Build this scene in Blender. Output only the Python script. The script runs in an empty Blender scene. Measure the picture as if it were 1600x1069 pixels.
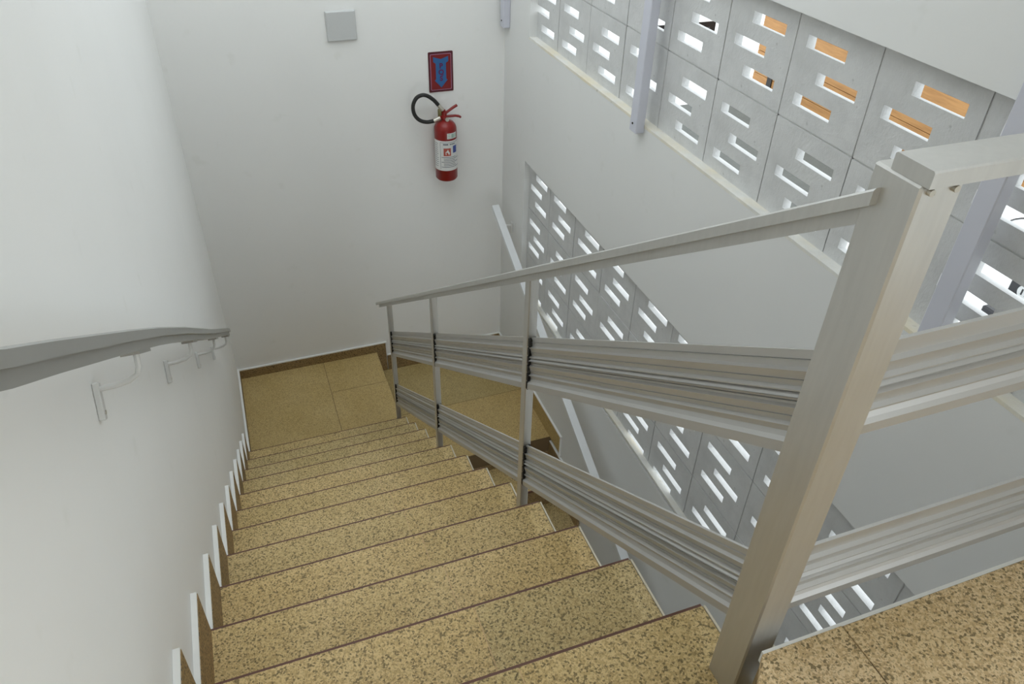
import bpy, bmesh, math, random
from mathutils import Vector, Matrix
random.seed(4)
S = bpy.context.scene
COL = S.collection

# ------------------------------------------------------------------ camera
CX, CY, CZ = 0.3096, -3.8158, 3.7566
PITCH, YAW, ROLL, FPX = 0.6486, 0.3707, 0.0302, 1199.94
cp, sp, cy_, sy_ = math.cos(PITCH), math.sin(PITCH), math.cos(YAW), math.sin(YAW)
F = Vector((sy_*cp, cy_*cp, -sp)); Rt = Vector((cy_, -sy_, 0)); U = Rt.cross(F)
cr, sr = math.cos(ROLL), math.sin(ROLL)
R2 = cr*Rt + sr*U; U2 = -sr*Rt + cr*U
cam_d = bpy.data.cameras.new('camera'); cam = bpy.data.objects.new('camera', cam_d); COL.objects.link(cam)
cam_d.sensor_fit = 'HORIZONTAL'; cam_d.sensor_width = 36; cam_d.lens = FPX/1600*36
cam_d.clip_start = .02
M = Matrix((R2, U2, -F)).transposed().to_4x4(); M.translation = (CX, CY, CZ)
cam.matrix_world = M
S.camera = cam

# ------------------------------------------------------------------ light
W = bpy.data.worlds.new('sky'); S.world = W; W.use_nodes = True
bg = W.node_tree.nodes['Background']
bg.inputs[0].default_value = (0.90, 0.965, 1.0, 1); bg.inputs[1].default_value = 2.3
vs = S.view_settings
vs.view_transform = 'Standard'; vs.look = 'None'; vs.gamma = 1; vs.use_curve_mapping = False
vs.exposure = 0.0

# ------------------------------------------------------------------ materials
def new_mat(name):
    m = bpy.data.materials.new(name); m.use_nodes = True
    nt = m.node_tree; b = nt.nodes['Principled BSDF']
    return m, nt, b
def node(nt, t, **kw):
    n = nt.nodes.new(t)
    for k, v in kw.items():
        if k in n.inputs: n.inputs[k].default_value = v
        else: setattr(n, k, v)
    return n
def coords(nt):
    return nt.nodes.new('ShaderNodeTexCoord').outputs['Object']
def ramp(nt, fac, stops, interp='LINEAR'):
    r = nt.nodes.new('ShaderNodeValToRGB'); r.color_ramp.interpolation = interp
    e = r.color_ramp.elements
    while len(e) > 1: e.remove(e[-1])
    e[0].position = stops[0][0]; e[0].color = (*stops[0][1], 1)
    for p, c in stops[1:]:
        x = e.new(p); x.color = (*c, 1)
    nt.links.new(fac, r.inputs[0]); return r.outputs[0]
def bump(nt, b, h, strength, dist=.01):
    n = nt.nodes.new('ShaderNodeBump'); n.inputs['Strength'].default_value = strength; n.inputs['Distance'].default_value = dist
    nt.links.new(h, n.inputs['Height']); nt.links.new(n.outputs[0], b.inputs['Normal'])
def mix(nt, a, bcol, fac, mode='MIX'):
    n = nt.nodes.new('ShaderNodeMix'); n.data_type = 'RGBA'; n.blend_type = mode
    for s, v in ((n.inputs[0], fac), (n.inputs[6], a), (n.inputs[7], bcol)):
        if hasattr(v, 'links') or hasattr(v, 'is_linked'): nt.links.new(v, s)
        else: s.default_value = v if isinstance(v, (int, float)) else (*v, 1)
    return n.outputs[2]
def noise(nt, co, scale, detail=3, rough=.5):
    n = node(nt, 'ShaderNodeTexNoise'); n.inputs['Scale'].default_value = scale
    n.inputs['Detail'].default_value = detail; n.inputs['Roughness'].default_value = rough
    nt.links.new(co, n.inputs['Vector']); return n

def plain(name, col, rough=.5, metal=0.0, spec=.5, var=.06, scale=6):
    m, nt, b = new_mat(name); co = coords(nt)
    n = noise(nt, co, scale)
    c = ramp(nt, n.outputs[0], [(.3, tuple(x*(1-var) for x in col)), (.7, tuple(min(1, x*(1+var)) for x in col))])
    nt.links.new(c, b.inputs['Base Color'])
    b.inputs['Roughness'].default_value = rough; b.inputs['Metallic'].default_value = metal
    b.inputs['Specular IOR Level'].default_value = spec
    return m
def paint(name, col, bumpiness=.12, rough=.65):
    m, nt, b = new_mat(name); co = coords(nt)
    n1 = noise(nt, co, 1.3, 4); n2 = noise(nt, co, 9, 3)
    c = ramp(nt, n1.outputs[0], [(.3, tuple(x*.97 for x in col)), (.7, col)])
    spots = ramp(nt, n2.outputs[0], [(.66, (1, 1, 1)), (.75, (.965, .965, .955))])
    c = mix(nt, c, spots, 1.0, 'MULTIPLY')
    nt.links.new(c, b.inputs['Base Color'])
    n3 = noise(nt, co, 4, 5, .6); bump(nt, b, n3.outputs[0], bumpiness, .02)
    b.inputs['Roughness'].default_value = rough; b.inputs['Specular IOR Level'].default_value = .3
    return m
def granite(name, light, mid, dark, scale=230, tint=(.92, .9, .82)):
    m, nt, b = new_mat(name); co = coords(nt)
    v = node(nt, 'ShaderNodeTexVoronoi'); v.inputs['Scale'].default_value = scale; nt.links.new(co, v.inputs['Vector'])
    v2 = node(nt, 'ShaderNodeTexVoronoi'); v2.inputs['Scale'].default_value = scale*1.9; nt.links.new(co, v2.inputs['Vector'])
    sep = node(nt, 'ShaderNodeSeparateColor'); nt.links.new(v.outputs['Color'], sep.inputs[0])
    sep2 = node(nt, 'ShaderNodeSeparateColor'); nt.links.new(v2.outputs['Color'], sep2.inputs[0])
    c = ramp(nt, sep.outputs[0], [(0, dark), (.13, dark), (.2, mid), (.5, mid), (.6, light), (1, light)])
    c2 = ramp(nt, sep2.outputs[1], [(0, (.3, .27, .22)), (.16, (.35, .32, .27)), (.24, (1, 1, 1)), (.85, (1, 1, 1)), (1, (1.15, 1.12, 1.05))])
    c = mix(nt, c, c2, .5, 'MULTIPLY')
    n = noise(nt, co, 3.5, 4); t = ramp(nt, n.outputs[0], [(.35, tint), (.65, (1, 1, 1))])
    c = mix(nt, c, t, 1.0, 'MULTIPLY')
    oi = node(nt, 'ShaderNodeObjectInfo')
    t2 = ramp(nt, oi.outputs['Random'], [(0, (.9, .91, .9)), (.5, (1, .98, .94)), (1, (1.05, 1.0, .93))])
    c = mix(nt, c, t2, 1.0, 'MULTIPLY')
    nt.links.new(c, b.inputs['Base Color'])
    bump(nt, b, sep.outputs[0], .05, .003)
    b.inputs['Roughness'].default_value = .55; b.inputs['Specular IOR Level'].default_value = .35
    return m
def concrete_paint(name, col, cream=None):
    m, nt, b = new_mat(name); co = coords(nt)
    n1 = noise(nt, co, 7, 6, .65); n2 = noise(nt, co, 70, 4, .7); n3 = noise(nt, co, 22, 2)
    c = ramp(nt, n1.outputs[0], [(.3, tuple(x*.86 for x in col)), (.7, tuple(min(1, x*1.03) for x in col))])
    pits = ramp(nt, n3.outputs[0], [(.72, (1, 1, 1)), (.79, (.62, .62, .6))])
    c = mix(nt, c, pits, .8, 'MULTIPLY')
    if cream:
        n4 = noise(nt, co, 3.2, 4, .6); f = ramp(nt, n4.outputs[0], [(.45, (0, 0, 0)), (.72, (1, 1, 1))])
        c = mix(nt, c, cream, f)
    nt.links.new(c, b.inputs['Base Color'])
    n5 = noise(nt, co, 18, 5, .7); h = mix(nt, n2.outputs[0], n5.outputs[0], .5)
    bump(nt, b, h, .6, .008)
    b.inputs['Roughness'].default_value = .8; b.inputs['Specular IOR Level'].default_value = .2
    return m
def metal(name, col, rough=.38):
    m, nt, b = new_mat(name); co = coords(nt)
    mp = node(nt, 'ShaderNodeMapping'); mp.inputs['Scale'].default_value = (30, 30, 3); nt.links.new(co, mp.inputs[0])
    n = noise(nt, mp.outputs[0], 4, 3)
    c = ramp(nt, n.outputs[0], [(.3, tuple(x*.93 for x in col)), (.7, col)])
    nt.links.new(c, b.inputs['Base Color'])
    r = ramp(nt, n.outputs[0], [(.3, (rough*.9,)*3), (.7, (rough*1.1,)*3)]); nt.links.new(r, b.inputs['Roughness'])
    b.inputs['Metallic'].default_value = .7
    return m
def wood(name, a, c_):
    m, nt, b = new_mat(name); co = coords(nt)
    mp = node(nt, 'ShaderNodeMapping'); mp.inputs['Scale'].default_value = (14, 1.2, 14); nt.links.new(co, mp.inputs[0])
    n = noise(nt, mp.outputs[0], 2.5, 6, .6)
    c = ramp(nt, n.outputs[0], [(.32, a), (.62, c_)])
    nt.links.new(c, b.inputs['Base Color']); b.inputs['Roughness'].default_value = .6
    return m

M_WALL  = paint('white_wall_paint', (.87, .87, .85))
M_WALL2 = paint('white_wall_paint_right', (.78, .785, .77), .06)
M_BLOCK = concrete_paint('painted_block', (.67, .675, .67))
M_MORT  = concrete_paint('mortar', (.60, .60, .585))
M_SILL  = concrete_paint('stained_sill', (.82, .815, .77), (.80, .73, .56))
M_GRAN  = granite('tan_granite', (.68, .53, .27), (.54, .40, .185), (.25, .19, .085))
M_GRAN2 = granite('pinkish_granite', (.82, .64, .40), (.66, .48, .27), (.30, .225, .12))
M_GRANF = granite('landing_granite', (.56, .43, .20), (.49, .37, .165), (.36, .27, .12))
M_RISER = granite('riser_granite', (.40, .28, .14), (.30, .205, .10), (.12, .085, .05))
M_NOSE  = plain('red_brown_nosing', (.13, .055, .035), .6)
M_EDGE  = plain('pale_tread_edge', (.72, .66, .52), .6)
M_GROUT = plain('white_grout', (.82, .82, .79), .7)
M_JOINT = plain('tan_joint', (.60, .41, .22), .7)
M_JOINT2 = plain('dark_joint', (.16, .105, .05), .8)
M_ALU   = metal('anodised_aluminium', (.60, .595, .57))
M_ALUW  = metal('wall_rail_aluminium', (.44, .44, .42), .45)
M_SLAT  = plain('slat_aluminium', (.52, .515, .50), .42, .5, var=.01)
M_BRIGHT = plain('bright_aluminium', (.80, .82, .83), .4, .4, var=.02)
M_DARK  = plain('black_rubber', (.015, .015, .014), .6)
M_LILAC = plain('lilac_grey_coated_metal', (.60, .61, .68), .45, var=.02)
M_BRACK = plain('painted_bracket', (.66, .66, .64), .45)
M_SCREW = metal('steel_screw', (.6, .57, .5), .3)
M_PLATE = plain('grey_plastic', (.56, .57, .565), .45, var=.02)
M_RED   = plain('red_enamel', (.23, .008, .006), .32)
M_SRED  = plain('sign_red', (.19, .006, .007), .6)
M_SDARK = plain('sign_border', (.085, .007, .013), .6)
M_SLINE = plain('sign_line', (.42, .20, .32), .5)
M_BLUE  = plain('sign_blue', (.022, .115, .30), .6)
M_LET   = plain('sign_letter', (.11, .012, .09), .6)
M_WHITE = plain('label_white', (.72, .72, .70), .5)
M_INK   = plain('label_ink', (.10, .11, .14), .6)
M_LRED  = plain('label_red', (.45, .09, .06), .5)
M_LBLUE = plain('label_blue', (.05, .08, .30), .5)
M_GREEN = plain('label_green', (.35, .50, .42), .5)
M_BRASS = plain('brass_valve', (.30, .26, .12), .35, .7)
M_WOOD  = wood('orange_timber', (.34, .165, .055), (.46, .24, .085))
M_BLACK = plain('black_metal', (.012, .012, .014), .4)
M_TABLE = plain('white_table_top', (.82, .83, .83), .4, var=.02)
M_GROUND = concrete_paint('pale_paving', (.84, .84, .82))
M_GREY  = concrete_paint('grey_ground', (.135, .142, .132))

# ------------------------------------------------------------------ helpers
def box(bm, x0, x1, y0, y1, z0, z1):
    v = [bm.verts.new(p) for p in ((x0,y0,z0),(x1,y0,z0),(x1,y1,z0),(x0,y1,z0),(x0,y0,z1),(x1,y0,z1),(x1,y1,z1),(x0,y1,z1))]
    for f in ((0,3,2,1),(4,5,6,7),(0,1,5,4),(1,2,6,5),(2,3,7,6),(3,0,4,7)): bm.faces.new([v[i] for i in f])
    return v
def prism(bm, pts0, pts1):
    """skin between two equal rings of points, capped"""
    a = [bm.verts.new(p) for p in pts0]; b = [bm.verts.new(p) for p in pts1]; n = len(a)
    for i in range(n): bm.faces.new((a[i], a[(i+1)%n], b[(i+1)%n], b[i]))
    bm.faces.new(a[::-1]); bm.faces.new(b)
def tube(bm, pts, rad, seg=8, up=None, flat=None):
    """round (or flat = (w, h) rectangular) tube along pts"""
    pts = [Vector(p) for p in pts]; rings = []
    ref = Vector(up) if up else Vector((0, 0, 1))
    for i, p in enumerate(pts):
        t = (pts[min(i+1, len(pts)-1)] - pts[max(i-1, 0)]).normalized()
        r_ = ref if abs(t.dot(ref)) < .95 else Vector((0, 1, 0))
        s = t.cross(r_).normalized(); u = s.cross(t).normalized()
        if flat:
            w, h = flat; rings.append([bm.verts.new(p + s*a*w/2 + u*b*h/2) for a, b in ((-1,-1),(1,-1),(1,1),(-1,1))])
        else:
            rd = rad[i] if isinstance(rad, (list, tuple)) else rad
            rings.append([bm.verts.new(p + s*rd*math.cos(2*math.pi*k/seg) + u*rd*math.sin(2*math.pi*k/seg)) for k in range(seg)])
    n = len(rings[0])
    for a, b in zip(rings, rings[1:]):
        for k in range(n): bm.faces.new((a[k], a[(k+1)%n], b[(k+1)%n], b[k]))
    bm.faces.new(rings[0][::-1]); bm.faces.new(rings[-1])
def lathe(bm, prof, c, seg=40, a0=0, a1=2*math.pi):
    full = abs(a1-a0-2*math.pi) < 1e-6; n = seg if full else seg+1
    rings = []
    for r_, z in prof:
        rings.append([bm.verts.new((c[0]+r_*math.cos(a0+(a1-a0)*k/seg), c[1]+r_*math.sin(a0+(a1-a0)*k/seg), z)) for k in range(n)])
    for a, b in zip(rings, rings[1:]):
        for k in range(n if full else n-1): bm.faces.new((a[k], a[(k+1)%n], b[(k+1)%n], b[k]))
    if full:
        if prof[0][0] > 1e-4: bm.faces.new(rings[0][::-1])
        if prof[-1][0] > 1e-4: bm.faces.new(rings[-1])
def world_loc(o):
    v = Vector((0, 0, 0))
    while o: v += o.location; o = o.parent
    return v
def obj(name, bm, m, parent=None, bevel=0, smooth=False, loc=None):
    bmesh.ops.recalc_face_normals(bm, faces=bm.faces[:])
    if bevel: bmesh.ops.bevel(bm, geom=bm.edges[:], offset=bevel, segments=1, affect='EDGES', clamp_overlap=True)
    me = bpy.data.meshes.new(name); 
    o = bpy.data.objects.new(name, me); COL.objects.link(o)
    base = world_loc(parent) if parent else Vector((0, 0, 0))
    if loc is not None: o.location = Vector(loc) - base; base = Vector(loc)
    if parent: o.parent = parent
    for v in bm.verts: v.co -= base
    if smooth:
        for f in bm.faces: f.smooth = True
    bm.to_mesh(me); bm.free(); me.materials.append(m)
    if smooth:
        try: me.set_sharp_from_angle(angle=math.radians(40))
        except Exception: pass
    return o
def bxo(name, m, parent, *b, bevel=0):
    bm = bmesh.new(); box(bm, *b); return obj(name, bm, m, parent, bevel)
def thing(name, label, cat, loc, group=None):
    o = bpy.data.objects.new(name, None); COL.objects.link(o); o.location = loc; o.empty_display_size = .1
    o['label'] = label; o['category'] = cat
    if group: o['group'] = group
    return o
def tag(o, label, cat, group=None):
    o['label'] = label; o['category'] = cat
    if group: o['group'] = group
    return o
def struct(o, label=None):
    o['kind'] = 'structure'
    if label: o['label'] = label
    return o

# ------------------------------------------------------------------ main dimensions
RISE, GO, WID = 0.19693, 0.28, 1.0393       # step height, tread depth, width of the upper flight
XW, YB = 2.0788, 1.0268                     # right wall face, back wall face
TOP = 13*RISE                               # level of the top landing
D = .05; XB = XW + D                        # block screens stand 5 cm behind the wall face
Z_LB, Z_LT, Z_UB, Z_UT = .685, 1.652, 2.4405, 3.1375    # lower / upper opening of the block screens
Y_OP = .603                                 # far edge of both openings
BP_Y, BP_Z, BT = .390, .354, .037           # block pitch and thickness
WTOP = 4.7; RTOP = 4.3; RY0 = -4.3         # wall tops; unseen top and near end of the right wall shaped for daylight

# ------------------------------------------------------------------ walls
wl = struct(bxo('wall_left', M_WALL, None, -.15, 0, -7.2, YB+.15, -3.2, WTOP), 'smooth white painted wall along the stairs')
wb = struct(bxo('wall_back', M_WALL, None, 0, XW+.13, YB, YB+.15, -3.2, WTOP), 'white painted end wall above the half landing')
bm = bmesh.new()
xo = XW+.125
box(bm, XW, xo, Y_OP, YB, -3.2, RTOP)
box(bm, XW, xo, RY0, Y_OP, -3.2, Z_LB-.03)
box(bm, XW, xo, RY0, Y_OP, Z_LT, Z_UB-.012)
box(bm, XW, xo, RY0, Y_OP, Z_UT, RTOP)
box(bm, XW, xo, -7.2, RY0, -3.2, TOP-.15)
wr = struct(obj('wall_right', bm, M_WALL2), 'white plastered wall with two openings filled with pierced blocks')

bm = bmesh.new(); box(bm, 0, xo, -7.3, -7.2, .6, WTOP); struct(obj('wall_rear', bm, M_WALL), 'unseen white wall added behind the top landing')  # unseen wall added to dim the rear, left open below to admit light
struct(bxo('ceiling', M_WALL, None, -.15, xo, -7.2, -2.1, WTOP, WTOP+.12), 'unseen white ceiling added over the top landing')  # unseen ceiling, its far edge set to control how much sky light enters
# pierced concrete blocks, one object each, sharing two meshes
def block_mesh(kind):
    a, b_ = (.055, .245), (.139, .329)
    slots = [((a if (kind == 'A') == (i != 1) else b_), v) for i, v in enumerate(((.057, .097), (.149, .189), (.245, .285)))]
    uc = sorted({0, .384, .055, .245, .139, .329}); vc = sorted({0, .348, .057, .097, .149, .189, .245, .285})
    def hole(i, j):
        u = (uc[i]+uc[i+1])/2; v = (vc[j]+vc[j+1])/2
        return any(s[0][0] < u < s[0][1] and s[1][0] < v < s[1][1] for s in slots)
    bm = bmesh.new(); nu, nv = len(uc)-1, len(vc)-1; V = {}
    def vt(x, i, j):
        k = (x, i, j)
        if k not in V: V[k] = bm.verts.new((BT if x else 0, -uc[i], vc[j] - (.009 if x and vc[j] in (.057, .149, .245) else 0)))   # slots open downwards to the outside
        return V[k]
    solid = lambda i, j: 0 <= i < nu and 0 <= j < nv and not hole(i, j)
    for i in range(nu):
        for j in range(nv):
            if not solid(i, j): continue
            for x in (0, 1): bm.faces.new([vt(x, i, j), vt(x, i+1, j), vt(x, i+1, j+1), vt(x, i, j+1)])
            for di, dj, p, q_ in ((-1,0,(i,j),(i,j+1)), (1,0,(i+1,j),(i+1,j+1)), (0,-1,(i,j),(i+1,j)), (0,1,(i,j+1),(i+1,j+1))):
                if not solid(i+di, j+dj): bm.faces.new([vt(0,*p), vt(0,*q_), vt(1,*q_), vt(1,*p)])
    bmesh.ops.recalc_face_normals(bm, faces=bm.faces[:])
    me = bpy.data.meshes.new('block'); bm.to_mesh(me); bm.free(); me.materials.append(M_BLOCK); return me
BLK = {'A': block_mesh('A'), 'B': block_mesh('B')}
NCOL = 13
def screen(z0, rows, parity, zmin, zmax, X, y0, py, pz):
    jy = lambda k: y0 - py*k
    for j in range(rows):
        for k in range(NCOL):
            kind = 'A' if (k + j + parity) % 2 else 'B'
            o = bpy.data.objects.new('block', BLK[kind]); COL.objects.link(o); o.parent = wr
            o.location = (X + random.uniform(-.0015, .0015), jy(k)-.003+random.uniform(-.0008, .0008), z0 + pz*j + .003)
            o.scale = (1, py/BP_Y, pz/BP_Z)
    bm = bmesh.new()
    for k in range(NCOL+1): box(bm, X+.004, X+BT-.004, jy(k)-.0045, jy(k)+.0045, zmin, zmax)
    for j in range(rows+1): box(bm, X+.004, X+BT-.004, RY0, Y_OP+.1, z0+pz*j-.0045, z0+pz*j+.0045)
    mo = obj('mortar', bm, M_MORT, wr); mo['kind'] = 'stuff'
screen(2.780-BP_Z, 3, 0, 2.40, 3.2, XB, .68, BP_Y, BP_Z)
screen(1.310-2*.353, 3, 0, .6, 1.7, XW+.04, .625, .384, .353)
# sills, sloping a little to the outside
for n, zf, zb, xb in (('trim_1', Z_UB, Z_UB-.004, XB), ('trim_2', Z_LB+.004, Z_LB-.012, XW+.04)):
    bm = bmesh.new()
    ring2 = lambda y: [(XW-.001, y, zf), (xb+.004, y, zb), (xb+.004, y, zb-.03), (XW-.001, y, zf-.013)]
    prism(bm, ring2(RY0), ring2(Y_OP))
    struct(obj(n, bm, M_SILL), 'stained cream mortar sill under the pierced blocks')

# ------------------------------------------------------------------ floors
def slab(name, label, b, tiles, m_t, m_base=M_JOINT2):
    x0, x1, y0, y1, z1, th = b
    o = struct(bxo(name, m_base, None, x0, x1, y0, y1, z1-th, z1-.0012), label)
    for t in tiles:
        bm = bmesh.new(); box(bm, t[0]+.0016, t[1]-.0016, t[2]+.0016, t[3]-.0016, z1-.018, z1)
        obj('tile', bm, m_t, o, bevel=.0007)
    return o
JX = .629
slab('floor', 'half landing paved with large tan granite slabs', (0, 1.045, 0.012, YB, 0, .14),
     [(0, JX-.004, .012, YB), (JX-.004, 1.045, .012, .645), (JX-.004, 1.045, .645, YB)], M_GRANF)
slab('floor', 'lower tan granite landing one step below', (1.045, XW, -.12, YB, -RISE, .14),
     [(1.045, XW, -.12, .45), (1.045, XW, .45, YB)], M_GRANF)
bxo('riser', M_RISER, bpy.data.objects['floor'], 1.03, 1.046, .02, YB, -RISE, -.02)
fl = slab('floor', 'speckled pinkish granite top landing', (0.0, XW, -7.2, -3.372, TOP, .15),
     [(1.147, 2.078, -4.1, -3.30), (0, .925, -4.1, -3.365), (0, 1.0, -4.9, -4.1), (1.0, 2.078, -4.9, -4.1), (0, 1.0, -7.2, -4.9), (1.0, 2.078, -7.2, -4.9)], M_GRAN2)
bm = bmesh.new(); pg = [(.982, -3.30), (1.146, -3.30), (1.146, -4.099), (.926, -4.099), (.926, -3.364)]      # corner chipped at the newel post
prism(bm, [(x, y, TOP-.018) for x, y in pg], [(x, y, TOP) for x, y in pg]); obj('tile', bm, M_GRAN2, fl, bevel=.0007)
bm = bmesh.new(); pg = [(.984, -3.301), (XW, -3.301), (XW, -3.372), (.926, -3.372), (.926, -3.366)]
prism(bm, [(x, y, TOP-.15) for x, y in pg], [(x, y, TOP-.0012) for x, y in pg]); obj('nib', bm, M_RISER, fl)
bxo('edge_trim', M_GROUT, fl, .985, XW, -3.301, -3.294, TOP-.03, TOP-.001)

slab('floor', 'floor at the foot of the lower flight', (0, XW, -7.2, YB, -RISE*11, .15), [(0, 1.04, -7.2, -3.1), (1.04, XW, -7.2, -3.1), (0, 1.04, -3.1, YB), (1.04, XW, -3.1, YB)], M_GRANF)
# ------------------------------------------------------------------ stairs
def flight(root, n, x0, x1, step, joint, g, skirt_side=None, trim_x=None):
    """step(i) -> (z, y_nose, y_riser_behind); direction of travel along y given by g sign"""
    for i in range(n):
        z, yn, yr = step(i)
        for a, b_ in ((x0, joint), (joint, x1)):
            bm = bmesh.new(); ys = sorted((yn, yr))
            box(bm, a+.001, b_-.001, ys[0], ys[1], z-.022, z)
            obj('tread_slab', bm, M_GRAN, root, bevel=.0008)
        ys = sorted((yn, yr)); bxo('joint', M_JOINT, root, joint-.002, joint+.002, ys[0]+.001, ys[1]-.001, z-.02, z-.0008)
        s = 1 if yn > yr else -1
        ys = sorted((yn-s*.001, yn+s*.006))
        bxo('nosing', M_NOSE, root, x0+.002, x1-.002, ys[0], ys[1], z-.02, z-.0012)
        ys = sorted((yn-s*.018, yn-s*.006))
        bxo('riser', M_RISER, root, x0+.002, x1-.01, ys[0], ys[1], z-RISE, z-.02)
        if trim_x: 
            ys = sorted((yn-s*.001, yr))
            bxo('edge_trim', M_EDGE, root, trim_x[0], trim_x[1], ys[0], ys[1], z-.024, z+.0006)
up = thing('stair_flight', 'tan granite stair flight in the foreground descending along the smooth left wall', 'stairs', (WID/2, 0, 0))
def step_up(i):
    y = -GO*i
    return RISE*(i+1), y, y-GO-.012
flight(up, 12, .0, WID, step_up, JX, 1, trim_x=(WID, WID+.005))
# the last riser, up to the top landing
bxo('riser', M_RISER, up, .002, .924, -GO*12-.018, -GO*12-.006, 12*RISE, TOP-.02)
bxo('nosing', M_NOSE, up, .001, .924, -GO*12-.003, -GO*12+.004, TOP-.02, TOP-.0012)
# concrete body with a sloping soffit
bm = bmesh.new()
prof = [(0.0, 0.0)]
for i in range(13):
    prof += [(-GO*i-.02, RISE*i if i else 0.0), (-GO*i-.02, RISE*(i+1)-.024)]
prof += [(-GO*13, TOP-.024), (-GO*13, TOP-.16), (-.02-GO*12, TOP-.30), (0.0, -.16)]
prof = [p for k, p in enumerate(prof) if k == 0 or p != prof[k-1]]
prism(bm, [(.001, y, z) for y, z in prof], [(WID-.012, y, z) for y, z in prof])
obj('stair_body', bm, M_WALL, up)
# stepped skirting on the left wall
for i in range(12):
    z, yn, yr = step_up(i)
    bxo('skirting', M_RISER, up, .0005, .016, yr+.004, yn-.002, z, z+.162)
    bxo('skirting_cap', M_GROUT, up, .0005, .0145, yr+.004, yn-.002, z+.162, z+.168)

lo = thing('stair_flight', 'tan granite stair flight glimpsed under the grey railing, descending beside the pierced wall', 'stairs', (1.56, -.12, -RISE))
def step_lo(i):
    y = -.12 - GO*(i+1)
    return -RISE*(i+2), y, y+GO+.012
flight(lo, 9, 1.10, XW-.001, step_lo, 1.56, -1)
bxo('riser', M_RISER, lo, 1.10, XW-.001, -.118, -.106, -2*RISE, -RISE-.02)
bm = bmesh.new(); prof = [(.0, -RISE-.16), (-.10, -RISE-.16)]
prof = [(-.10, -RISE-.03)]
for i in range(9):
    yy = -.10-GO*i
    prof += [(yy, -RISE*(i+2)-.024), (yy-GO, -RISE*(i+2)-.024)]
prof += [(-.10-GO*9, -RISE*10-.25), (-.10, -RISE*2-.2)]
prism(bm, [(1.11, y, z) for y, z in prof], [(XW-.001, y, z) for y, z in prof])
obj('stair_body', bm, M_WALL, lo)
for i in range(9):
    z, yn, yr = step_lo(i)
    bxo('skirting', M_RISER, lo, XW-.016, XW-.0005, yn+.002, yr-.004, z, z+.15)
    bxo('skirting_cap', M_GROUT, lo, XW-.0145, XW-.0005, yn+.002, yr-.004, z+.15, z+.156)

# baseboards of the landings
def baseboard(name, label, b, cap):
    o = struct(bxo(name, M_RISER, None, *b), label)
    bxo('grout_line', M_GROUT, o, *cap)
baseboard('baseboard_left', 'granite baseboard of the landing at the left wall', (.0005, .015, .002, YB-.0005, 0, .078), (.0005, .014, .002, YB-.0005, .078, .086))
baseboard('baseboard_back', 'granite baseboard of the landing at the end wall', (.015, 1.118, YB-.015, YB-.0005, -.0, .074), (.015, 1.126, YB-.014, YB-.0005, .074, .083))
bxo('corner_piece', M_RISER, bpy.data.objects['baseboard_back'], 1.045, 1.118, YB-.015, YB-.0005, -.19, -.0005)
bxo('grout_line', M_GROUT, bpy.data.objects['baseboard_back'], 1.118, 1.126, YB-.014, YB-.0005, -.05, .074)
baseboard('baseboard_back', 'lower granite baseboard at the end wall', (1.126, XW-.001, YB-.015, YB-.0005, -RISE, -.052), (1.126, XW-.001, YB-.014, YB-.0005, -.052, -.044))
br_ = struct(bxo('baseboard_right', M_GRANF, None, XW-.015, XW-.0005, -.29, YB-.015, -RISE, -.052), 'granite baseboard of the lower landing at the right wall')
bxo('grout_line', M_GROUT, br_, XW-.014, XW-.0005, -.29, YB-.015, -.052, -.042)
bxo('grout_line', M_GROUT, br_, XW-.014, XW-.0005, -.299, -.29, -.235, -.042)

# ------------------------------------------------------------------ aluminium railing of the flight
PX0, PX1 = .976, 1.036; PXC = 1.006
def rail_z(y): return 3.386 + .69*(-3.222 - y)
rl = thing('stair_railing', 'grey aluminium sloping railing with ribbed boards on the open side of the stairs', 'railing', (PXC, -1.6, TOP*.5))
POST = [(.075, 0.0), (-1.035, 4*RISE), (-2.165, 8*RISE)]
bm = bmesh.new(); box(bm, PX0, PX1, -3.274, -3.202, 12*RISE, 3.410)
nw = obj('newel_post', bm, M_ALU, rl, bevel=.003); nw['label'] = 'tall newel post, thickest of the railing'
bm = bmesh.new(); box(bm, PX0+.018, PX0+.020, -3.2745, -3.2738, 12*RISE, 3.40)
for y, z in POST:
    hw = .018
    bm2 = bmesh.new(); v = box(bm2, .992, 1.020, y-hw, y+hw, z, rail_z(y)-.04)
    for k in (4, 5): v[k].co.z = rail_z(y-hw)-.038
    for k in (6, 7): v[k].co.z = rail_z(y+hw)-.038
    obj('post', bm2, M_ALU, rl, bevel=.0025)
bm.free()
Y_FAR = .335
def sheared(bm, ring, y0, y1, zf):
    """ring of (x, dz); prism from y0 to y1 following zf(y)"""
    prism(bm, [(x, y0, zf(y0)+dz) for x, dz in ring], [(x, y1, zf(y1)+dz) for x, dz in ring])
bm = bmesh.new(); sheared(bm, [(.966, -.003), (.969, 0), (1.043, 0), (1.046, -.003), (1.046, -.021), (.966, -.021)], -3.2235, Y_FAR, rail_z)
obj('handrail', bm, M_ALU, rl)
bm = bmesh.new(); sheared(bm, [(.984, -.021), (1.028, -.021), (1.028, -.043), (.984, -.043)], -3.2018, Y_FAR-.02, rail_z)
obj('under_rail', bm, M_ALU, rl)
def half_profile(f0, f1):
    """(fraction, depth from outer face) down one side between fractions f0 and f1"""
    p1 = [(0, .0095), (.165, .0100), (.190, .0030), (.345, .0100), (.370, .0030), (.386, .0032), (.393, .0098), (.438, .0)]
    p2 = [(.442, .0), (.449, .0085), (.522, .0100), (.547, .0030), (.700, .0100), (.726, .0030), (.742, .0035), (.75, .0095), (.80, .0100), (.85, .006), (.888, 0), (1, 0)]
    return p1 if f1 < .5 else p2
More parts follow.
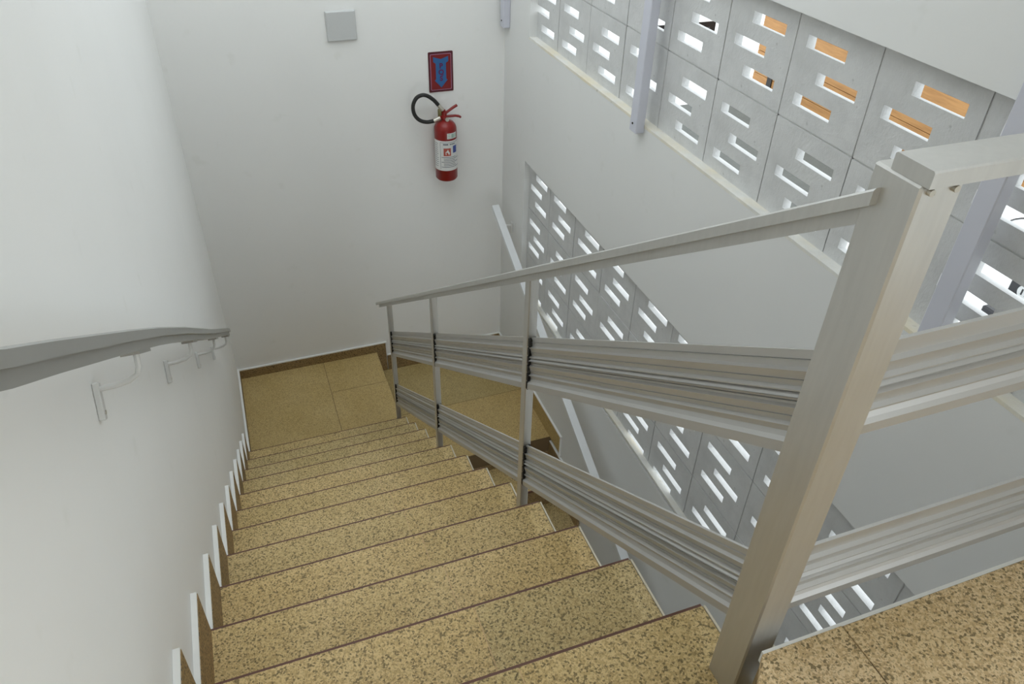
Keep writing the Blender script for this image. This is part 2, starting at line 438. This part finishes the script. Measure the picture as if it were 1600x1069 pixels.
def grooved(p, hgt, grooves):
    out = []
    for (fa, da), (fb, db) in zip(p, p[1:]):
        out.append((fa, da))
        for gq in grooves:
            if fa < gq-.007 and gq+.007 < fb:
                t = lambda f: da+(db-da)*(f-fa)/(fb-fa)
                out += [(gq-.007, t(gq-.007)), (gq-.001, t(gq)+.0012), (gq+.001, t(gq)-.0025), (gq+.007, t(gq+.007))]
    out.append(p[-1]); return out
def slat_ring(c, half, H, f0, f1):
    p = half_profile(f0, f1); g = grooved(p, H, (.092, .28, .49, .635, .80)) if True else p
    left = [(c-half+d, -f*H) for f, d in g]; right = [(c+half-d, -f*H) for f, d in p]
    return left + right[::-1]
ENDS = [(-3.2019, POST[2][0]-.0182), (POST[2][0]+.0182, POST[1][0]-.0182), (POST[1][0]+.0182, POST[0][0]-.0182)]
for y0, y1 in ENDS:
    for off, H in ((.238, .192), (.672, .180)):
        for f0, f1 in ((0, .44), (.44, 1)):
            bm = bmesh.new(); sheared(bm, slat_ring(PXC, .0125, H, f0, f1), y0, y1, lambda y: rail_z(y)-off)
            obj('slat', bm, M_SLAT, rl)
        bm = bmesh.new()   # black gasket in the channel at the upper post of each bay
        for s_ in range(6):
            za = rail_z(y1)-off - H*s_/6
            box(bm, PXC-.0125, PXC+.0125, y1-.010, y1+.0003, za-H/6+.004, za-.002)
        obj('gasket', bm, M_DARK, rl)

# ------------------------------------------------------------------ railing of the top landing
tr = thing('landing_railing', 'grey aluminium level railing with ribbed boards along the edge of the top landing', 'railing', (1.56, -3.25, TOP))
bm = bmesh.new()
ring = [(-3.281, -.002), (-3.279, 0), (-3.227, 0), (-3.225, -.002), (-3.225, -.020), (-3.281, -.020)]
prism(bm, [(.978, y, 3.430+z) for y, z in ring], [(XW-.002, y, 3.430+z) for y, z in ring])
obj('handrail', bm, M_ALU, tr)
for off, H in ((3.430-3.167, .158), (3.430-2.745, .156)):
    for f0, f1 in ((0, .44), (.44, 1)):
        p = half_profile(f0, f1)
        rg = [(-3.2545+d, -f*H) for f, d in p] + [(-3.2295-d, -f*H) for f, d in p][::-1]
        bm = bmesh.new(); prism(bm, [(PX1+.0005, y, 3.430-off+z) for y, z in rg], [(2.0, y, 3.430-off+z) for y, z in rg])
        obj('slat', bm, M_SLAT, tr)
bm = bmesh.new(); box(bm, 2.0, 2.06, -3.274, -3.202, TOP-.10, 3.410); obj('post', bm, M_ALU, tr, bevel=.003)
for x in (.988, 1.022):
    bm = bmesh.new(); tube(bm, [(x, -3.279, 3.4035), (x, -3.272, 3.4035)], .0042, 10, up=(0, 0, 1)); obj('screw', bm, M_SCREW, tr)

# ------------------------------------------------------------------ handrail on the left wall
hl = thing('wall_handrail', 'grey flat metal handrail on small white brackets along the left wall', 'handrail', (.08, -1.7, 2.3))
TP = [(-4.6, 4.335), (-3.9, 3.845), (-3.215, 3.369), (-3.085, 3.284), (-2.724, 3.044), (-2.455, 2.863), (-2.063, 2.593), (-1.342, 2.085), (-.474, 1.487), (-.36, 1.405)]
def strip(bm, ring, path):
    rings = [[bm.verts.new((x, y, z+dz)) for x, dz in ring] for y, z in path]
    n = len(ring)
    for a, b_ in zip(rings, rings[1:]):
        for k in range(n): bm.faces.new((a[k], a[(k+1)%n], b_[(k+1)%n], b_[k]))
    bm.faces.new(rings[0][::-1]); bm.faces.new(rings[-1])
bm = bmesh.new(); strip(bm, [(.052, 0), (.100, 0), (.103, -.003), (.103, -.022), (.052, -.022)], TP); obj('rail', bm, M_ALUW, hl)
bm = bmesh.new(); strip(bm, [(.060, -.022), (.095, -.022), (.095, -.043), (.060, -.043)], TP); obj('under_rail', bm, M_ALUW, hl)
def tz(y):
    for (ya, za), (yb_, zb) in zip(TP, TP[1:]):
        if ya <= y <= yb_: return za+(zb-za)*(y-ya)/(yb_-ya)
for y in (-3.36, -2.605, -1.86, -1.115, -.44):          # brackets stand square to the slope of the rail
    zr = tz(y)-.043
    q_ = lambda x, a, e=0: (x, y-.57*a+.82*e, zr-.82*a-.57*e)
    br = bmesh.new(); tube(br, [q_(.0775, -.004), q_(.0775, .028), q_(.073, .041), q_(.058, .049), q_(.035, .053), q_(.010, .054)], .0052, 8, up=(0, 1, 0))
    b_ = obj('bracket', br, M_BRACK, hl, smooth=True)
    bm = bmesh.new(); prism(bm, [q_(.0003, .042, -.010), q_(.0003, .042, .010), q_(.011, .042, .010), q_(.011, .042, -.010)], [q_(.0003, .108, -.010), q_(.0003, .108, .010), q_(.011, .108, .010), q_(.011, .108, -.010)])
    obj('wall_plate', bm, M_BRACK, b_, bevel=.0015)
    bm = bmesh.new(); tube(bm, [q_(.0112, .095), q_(.0125, .095)], .004, 8); obj('screw', bm, M_SCREW, b_)
    bm = bmesh.new(); strip(bm, [(.062, 0), (.093, 0), (.093, -.007), (.062, -.007)], [(y-.05, tz(y-.05)-.043), (y+.05, tz(y+.05)-.043)]); obj('saddle', bm, M_ALUW, b_)
# handrail of the lower flight on the right wall
hr = thing('wall_handrail', 'pale aluminium handrail running down the right wall below the pierced blocks', 'handrail', (1.98, -.5, .55))
RP = [(.885, .775+.489*.885), (-1.9, .775-.489*1.9)]
bm = bmesh.new(); strip(bm, [(1.951, -.002), (1.953, 0), (2.001, 0), (2.003, -.002), (2.003, -.03), (1.951, -.03)], RP); obj('rail', bm, M_BRIGHT, hr)
for y in (.80, -.2, -1.2):
    z = .775+.489*y
    bm = bmesh.new(); tube(bm, [(1.977, y, z-.028), (1.977, y, z-.07), (1.99, y, z-.085), (XW-.006, y, z-.095)], .006, 8, up=(0, 1, 0)); b_ = obj('bracket', bm, M_BRACK, hr, smooth=True)
    bm = bmesh.new(); box(bm, XW-.012, XW-.0003, y-.014, y+.014, z-.15, z-.07); obj('wall_plate', bm, M_BRACK, b_, bevel=.002)

# ------------------------------------------------------------------ lilac grey uprights on the right wall
for k, (y, lab) in enumerate(((.965, 'slim lilac grey metal upright in the corner by the end wall'),
                              (-.824, 'lilac grey metal upright in front of the upper pierced blocks, ending below their sill'),
                              (-2.598, 'lilac grey metal upright behind the level top railing, nearest to the newel post'))):
    t = thing('wall_upright', lab, 'post', (2.055, y, 2.405), 'metal uprights on the right wall')
    bm = bmesh.new(); box(bm, 2.034, XW-.0005, y-.031, y+.031, 2.405, 3.55); obj('tube', bm, M_LILAC, t, bevel=.003)
    bm = bmesh.new(); tube(bm, [(2.0345, y+.004, 2.445), (2.031, y+.004, 2.445)], .005, 8); obj('bolt', bm, M_DARK, t)

# ------------------------------------------------------------------ fire extinguisher, sign, blank plate
EX, EY = 1.636, .935
fx = thing('fire_extinguisher', 'red fire extinguisher with black looped hose hanging on the end wall', 'fire extinguisher', (EX, EY, 1.455))
bm = bmesh.new(); R0 = .0745
lathe(bm, [(.055, 1.447), (.066, 1.447), (R0, 1.458), (R0, 1.790), (R0*.985, 1.808), (R0*.9, 1.826), (R0*.72, 1.842), (R0*.42, 1.853), (.022, 1.858), (.022, 1.866)], (EX, EY), 48)
bd = obj('cylinder', bm, M_RED, fx, smooth=True)
A = math.radians(-90)      # towards the stairs
def patch(bm, a0, a1, z0, z1, r_, n=10): lathe(bm, [(r_, z0), (r_, z1)], (EX, EY), n, A+math.radians(a0), A+math.radians(a1))
def patcho(name, m, parent, *args, n=10):
    bm = bmesh.new(); patch(bm, *args, n=n); return obj(name, bm, m, parent, smooth=True)
lb = patcho('label', M_WHITE, fx, -110, 85, 1.528, 1.738, R0+.0008, n=28)
lb['label'] = 'white instruction label with red and blue pictograms'
bm = bmesh.new()
for (a0, a1, z0, z1) in ((-46, -44.4, 1.54, 1.725), (-46, 85, 1.7255, 1.728)): patch(bm, a0, a1, z0, z1, R0+.0012, 20)
for k in range(5): patch(bm, -30+6*k*.9, -26+6*k*.9+1.2, 1.710, 1.7185, R0+.0012, 3)
for k in range(6): patch(bm, 4+6*k*.9, 8+6*k*.9, 1.710, 1.7185, R0+.0012, 3)
random.seed(8)
for k in range(7):
    z = 1.622 - .0115*k; patch(bm, -28 if k % 3 else -40, 30+random.random()*40, z, z+.0035, R0+.0012, 14)
for k in range(12):
    z = 1.715 - .0145*k; patch(bm, -95, -56-random.random()*10, z, z+.003, R0+.0012, 8)
obj('print', bm, M_INK, lb)
patcho('pictogram', M_LRED, lb, -28, 10, 1.634, 1.688, R0+.0012)
bm = bmesh.new()                                    # pale flame in the red square
cA = A+math.radians(-8)
pts = [(-.012, 1.642), (.012, 1.642), (.016, 1.656), (.008, 1.668), (.003, 1.680), (-.004, 1.668), (-.013, 1.662)]
bm.faces.new([bm.verts.new((EX+(R0+.0018)*math.cos(cA+u/R0), EY+(R0+.0018)*math.sin(cA+u/R0), z)) for u, z in pts]); obj('flame', bm, M_WHITE, lb)
patcho('pictogram', M_LBLUE, lb, 22, 48, 1.650, 1.70, R0+.0012)
sb = patcho('seal_label', M_WHITE, fx, -8, 48, 1.752, 1.790, R0+.0012)
patcho('print', M_GREEN, sb, 14, 30, 1.757, 1.785, R0+.0017)
bm = bmesh.new()
for z in (1.757, 1.769, 1.780): patch(bm, -5, 10, z, z+.005, R0+.0017, 4)
patch(bm, 34, 44, 1.757, 1.785, R0+.0017, 4); obj('print', bm, M_GREEN, sb)
VX, VZ = EX-.006, 1.866
bm = bmesh.new(); lathe(bm, [(.02, 1.858), (.02, 1.872), (.024, 1.872), (.024, 1.884), (.017, 1.886), (.017, 1.915), (.010, 1.917), (.010, 1.925)], (VX, EY), 20)
box(bm, VX-.035, VX+.002, EY-.010, EY+.010, 1.868, 1.888)
obj('valve', bm, M_RED, fx, smooth=True)
bm = bmesh.new(); lathe(bm, [(.011, 1.878), (.014, 1.882), (.014, 1.925), (.009, 1.930)], (VX-.027, EY+.006), 14); obj('valve_stem', bm, M_BRASS, fx, smooth=True)
bm = bmesh.new(); tube(bm, [(VX+.012, EY-.024, 1.868), (VX+.012, EY-.034, 1.868)], .013, 16, up=(0, 0, 1)); g_ = obj('gauge', bm, M_SCREW, fx, smooth=True); g_['label'] = 'small round pressure gauge'
bm = bmesh.new(); tube(bm, [(VX-.006, EY-.004, 1.893), (VX+.03, EY-.006, 1.917), (VX+.062, EY-.008, 1.937), (VX+.088, EY-.008, 1.950)], .0, 4, flat=(.019, .013)); obj('lever', bm, M_RED, fx, bevel=.002)
bm = bmesh.new(); tube(bm, [(VX-.006, EY-.004, 1.880), (VX+.03, EY-.006, 1.880), (VX+.075, EY-.008, 1.880), (VX+.098, EY-.008, 1.874), (VX+.112, EY-.008, 1.866)], .0, 4, flat=(.019, .013)); obj('carry_handle', bm, M_RED, fx, bevel=.002)
H0 = [(EX-.016, .93, 1.925), (EX-.045, .93, 1.962), (EX-.075, .93, 1.998), (EX-.115, .93, 2.028), (EX-.150, .93, 2.036), (EX-.185, .93, 2.022), (EX-.208, .93, 1.986), (EX-.212, .93, 1.945), (EX-.200, .93, 1.905), (EX-.170, .93, 1.872), (EX-.125, .93, 1.856), (EX-.08, .93, 1.859), (EX-.052, .93, 1.868)]
def smooth_path(P, n=4):
    P = [Vector(p) for p in P]; out = []
    for i in range(len(P)-1):
        p0, p1, p2, p3 = P[max(i-1, 0)], P[i], P[i+1], P[min(i+2, len(P)-1)]
        for k in range(n):
            t = k/n; out.append(.5*((2*p1)+(p2-p0)*t+(2*p0-5*p1+4*p2-p3)*t*t+(3*p1-p0-3*p2+p3)*t**3))
    out.append(P[-1]); return out
hp = smooth_path(H0)
bm = bmesh.new(); tube(bm, hp[3:-3], .0125, 12, up=(0, 1, 0)); obj('hose', bm, M_DARK, fx, smooth=True)
bm = bmesh.new(); tube(bm, hp[:5], .0135, 12, up=(0, 1, 0)); obj('hose_ferrule', bm, M_SCREW, fx, smooth=True)
bm = bmesh.new(); tube(bm, hp[-5:]+[Vector((EX-.035, .932, 1.874))], .0140, 12, up=(0, 1, 0)); obj('hose_ferrule', bm, M_SCREW, fx, smooth=True)
bm = bmesh.new(); box(bm, EX-.02, EX+.02, EY+.06, YB-.0005, 1.80, 1.85); box(bm, EX-.02, EX+.02, EY+.005, YB-.0005, 1.85, 1.857); obj('wall_hook', bm, M_SCREW, fx)

sg = thing('extinguisher_sign', 'red sign with a blue downward arrow above the fire extinguisher', 'sign', (1.642, YB, 2.141))
# the board is turned very slightly, as it hangs in the photograph
SX, SZ, SW, SH = 1.642, 2.141, .163, .256
def flat(bm, pts, y):      # polygon with thickness towards the viewer
    a = [(SX+u, y, SZ+v) for u, v in pts]; b_ = [(SX+u, y+.0008, SZ+v) for u, v in pts]; prism(bm, a, b_)
def rrect(w, h, r_, n=4):
    out = []
    for cx_, cz_, a0 in ((w/2-r_, h/2-r_, 0), (-w/2+r_, h/2-r_, 90), (-w/2+r_, -h/2+r_, 180), (w/2-r_, -h/2+r_, 270)):
        for k in range(n+1):
            a = math.radians(a0+90*k/n); out.append((cx_+r_*math.cos(a), cz_+r_*math.sin(a)))
    return out
bm = bmesh.new(); P = rrect(SW, SH, .006)
prism(bm, [(SX+u, YB-.005, SZ+v) for u, v in P], [(SX+u, YB-.0004, SZ+v) for u, v in P]); board = obj('board', bm, M_SDARK, sg)
bm = bmesh.new(); flat(bm, rrect(SW-.024, SH-.026, .006), YB-.0056); obj('border_line', bm, M_SLINE, sg)
bm = bmesh.new(); flat(bm, rrect(SW-.031, SH-.033, .005), YB-.0062); obj('field', bm, M_SRED, sg)
arrow = [(-.050, .098), (-.050, .066), (-.034, .056), (-.034, -.045), (-.043, -.052), (0, -.100), (.043, -.052), (.034, -.045), (.034, .056), (.050, .066), (.050, .098), (0, .082)]
bm = bmesh.new(); flat(bm, arrow, YB-.0068); obj('arrow', bm, M_BLUE, sg)
def text(ch, size, x, z, y, m, parent, name):
    cu = bpy.data.curves.new(name, 'FONT'); cu.body = ch; cu.size = size; cu.align_x = 'CENTER'; cu.align_y = 'CENTER'; cu.extrude = .0004; cu.offset = .0016
    to = bpy.data.objects.new('tmp', cu); COL.objects.link(to)
    bpy.context.view_layer.update()
    me = bpy.data.meshes.new_from_object(to.evaluated_get(bpy.context.evaluated_depsgraph_get()))
    bpy.data.objects.remove(to); bpy.data.curves.remove(cu)
    for v in me.vertices:
        px, py, pz = v.co; v.co = (x+px, y-pz, z+py)
    base = world_loc(parent)
    for v in me.vertices: v.co -= base
    o = bpy.data.objects.new(name, me); COL.objects.link(o); o.parent = parent; me.materials.clear(); me.materials.append(m); return o
for ch, dz in (('P', .038), ('Q', -.002), ('S', -.042)):
    text(ch, .044, SX+.001, SZ+dz, YB-.0074, M_LET, sg, 'letter')

bp = thing('cover_plate', 'square grey blank plate high on the end wall left of the extinguisher', 'plate', (1.034, YB, 2.467))
bm = bmesh.new(); v = box(bm, .944, 1.126, YB-.020, YB-.0005, 2.381, 2.555)
for q_ in (0, 1, 4, 5):
    v[q_].co.x += .006 if v[q_].co.x < 1.03 else -.006; v[q_].co.z += .004 if v[q_].co.z < 2.4 else -.004
obj('plate', bm, M_PLATE, bp, bevel=.003)
for x, z in ((.972, 2.40), (1.10, 2.535)):
    bm = bmesh.new(); tube(bm, [(x, YB-.0195, z), (x, YB-.0212, z)], .004, 10); obj('screw', bm, M_PLATE, bp)

# ------------------------------------------------------------------ beyond the block screens
gd = struct(bxo('ground', M_GROUND, None, XW+.13, 30, -14, 34, -.12, 0.0), 'pale concrete yard outside')
struct(bxo('ground', M_GREY, None, 4.3, 7.55, 1.25, 5.15, -.01, .006), 'grey strip of ground outside')  # grey rectangle laid over the pale ground
tc = thing('timber_counter', 'orange timber boarded counter standing outside beyond the upper blocks', 'counter', (7.9, 3.2, 0))
for j in range(9):
    z0 = .07+.155*j
    bxo('board', M_WOOD, tc, 7.6+random.uniform(0, .004), 7.63, .7, 5.55, z0+.004, z0+.151)
bxo('carcass', M_WOOD, tc, 7.63, 8.3, .7, 5.55, .05, 1.46)
bxo('plinth', M_BLACK, tc, 7.66, 8.25, .75, 5.5, 0, .06)
bxo('counter_top', M_WOOD, tc, 7.55, 8.36, .65, 5.6, 1.465, 1.51)
bxo('strap', M_BLACK, tc, 7.585, 7.6, 5.10, 5.20, .06, .50)
ft = thing('slim_bench', 'slim black metal bench outside with a white seat board', 'bench', (6.6, 6.1, 0))
bxo('frame', M_BLACK, ft, 6.06, 7.12, 6.0, 6.09, .765, .845)
for x in (6.06, 7.03): bxo('leg', M_BLACK, ft, x, x+.09, 6.0, 6.09, 0, .765)
bxo('seat_board', M_TABLE, ft, 6.04, 7.14, 5.99, 6.30, .845, .86)
dt = thing('work_table', 'white table outside seen through the blocks right of the newel post', 'table', (5.5, -.5, 0))
bxo('table_top', M_TABLE, dt, 4.72, 6.9, -1.6, .55, .70, .74, bevel=.004)
for x in (4.8, 6.75):
    for y in (-1.5, .43): bxo('leg', M_BLACK, dt, x, x+.06, y, y+.06, 0, .70)
sk = thing('socket_box', 'small black box with a round pale socket on the white table', 'socket box', (5.5, -.80, .74))
bxo('housing', M_BLACK, sk, 5.40, 5.62, -.98, -.67, .74, .86, bevel=.01)
c_ = Vector((5.40, -.80, .805)); dr = Vector((-1, 0, 0))
bm = bmesh.new(); tube(bm, [c_, c_+dr*.004], .055, 24, up=(0, 0, 1)); obj('socket', bm, M_PLATE, sk)
for dy in (-.017, .017): bxo('slot', M_BLACK, sk, 5.394, 5.3965, -.80+dy-.006, -.80+dy+.006, .782, .828)
bk = bxo('adapter_box', M_BLACK, None, 4.95, 5.12, -1.02, -.84, .74, .83, bevel=.012); tag(bk, 'plain black box lying on the white table edge', 'box')
cb = bmesh.new(); tube(cb, smooth_path([(5.63, -.72, .750), (6.0, -.30, .748), (6.2, .0, .748), (6.35, .15, .748), (6.6, .1, .748), (6.8, -.2, .748)]), .006, 6)
tag(obj('cable', cb, M_BLACK), 'thin black cable lying across the white table', 'cable')
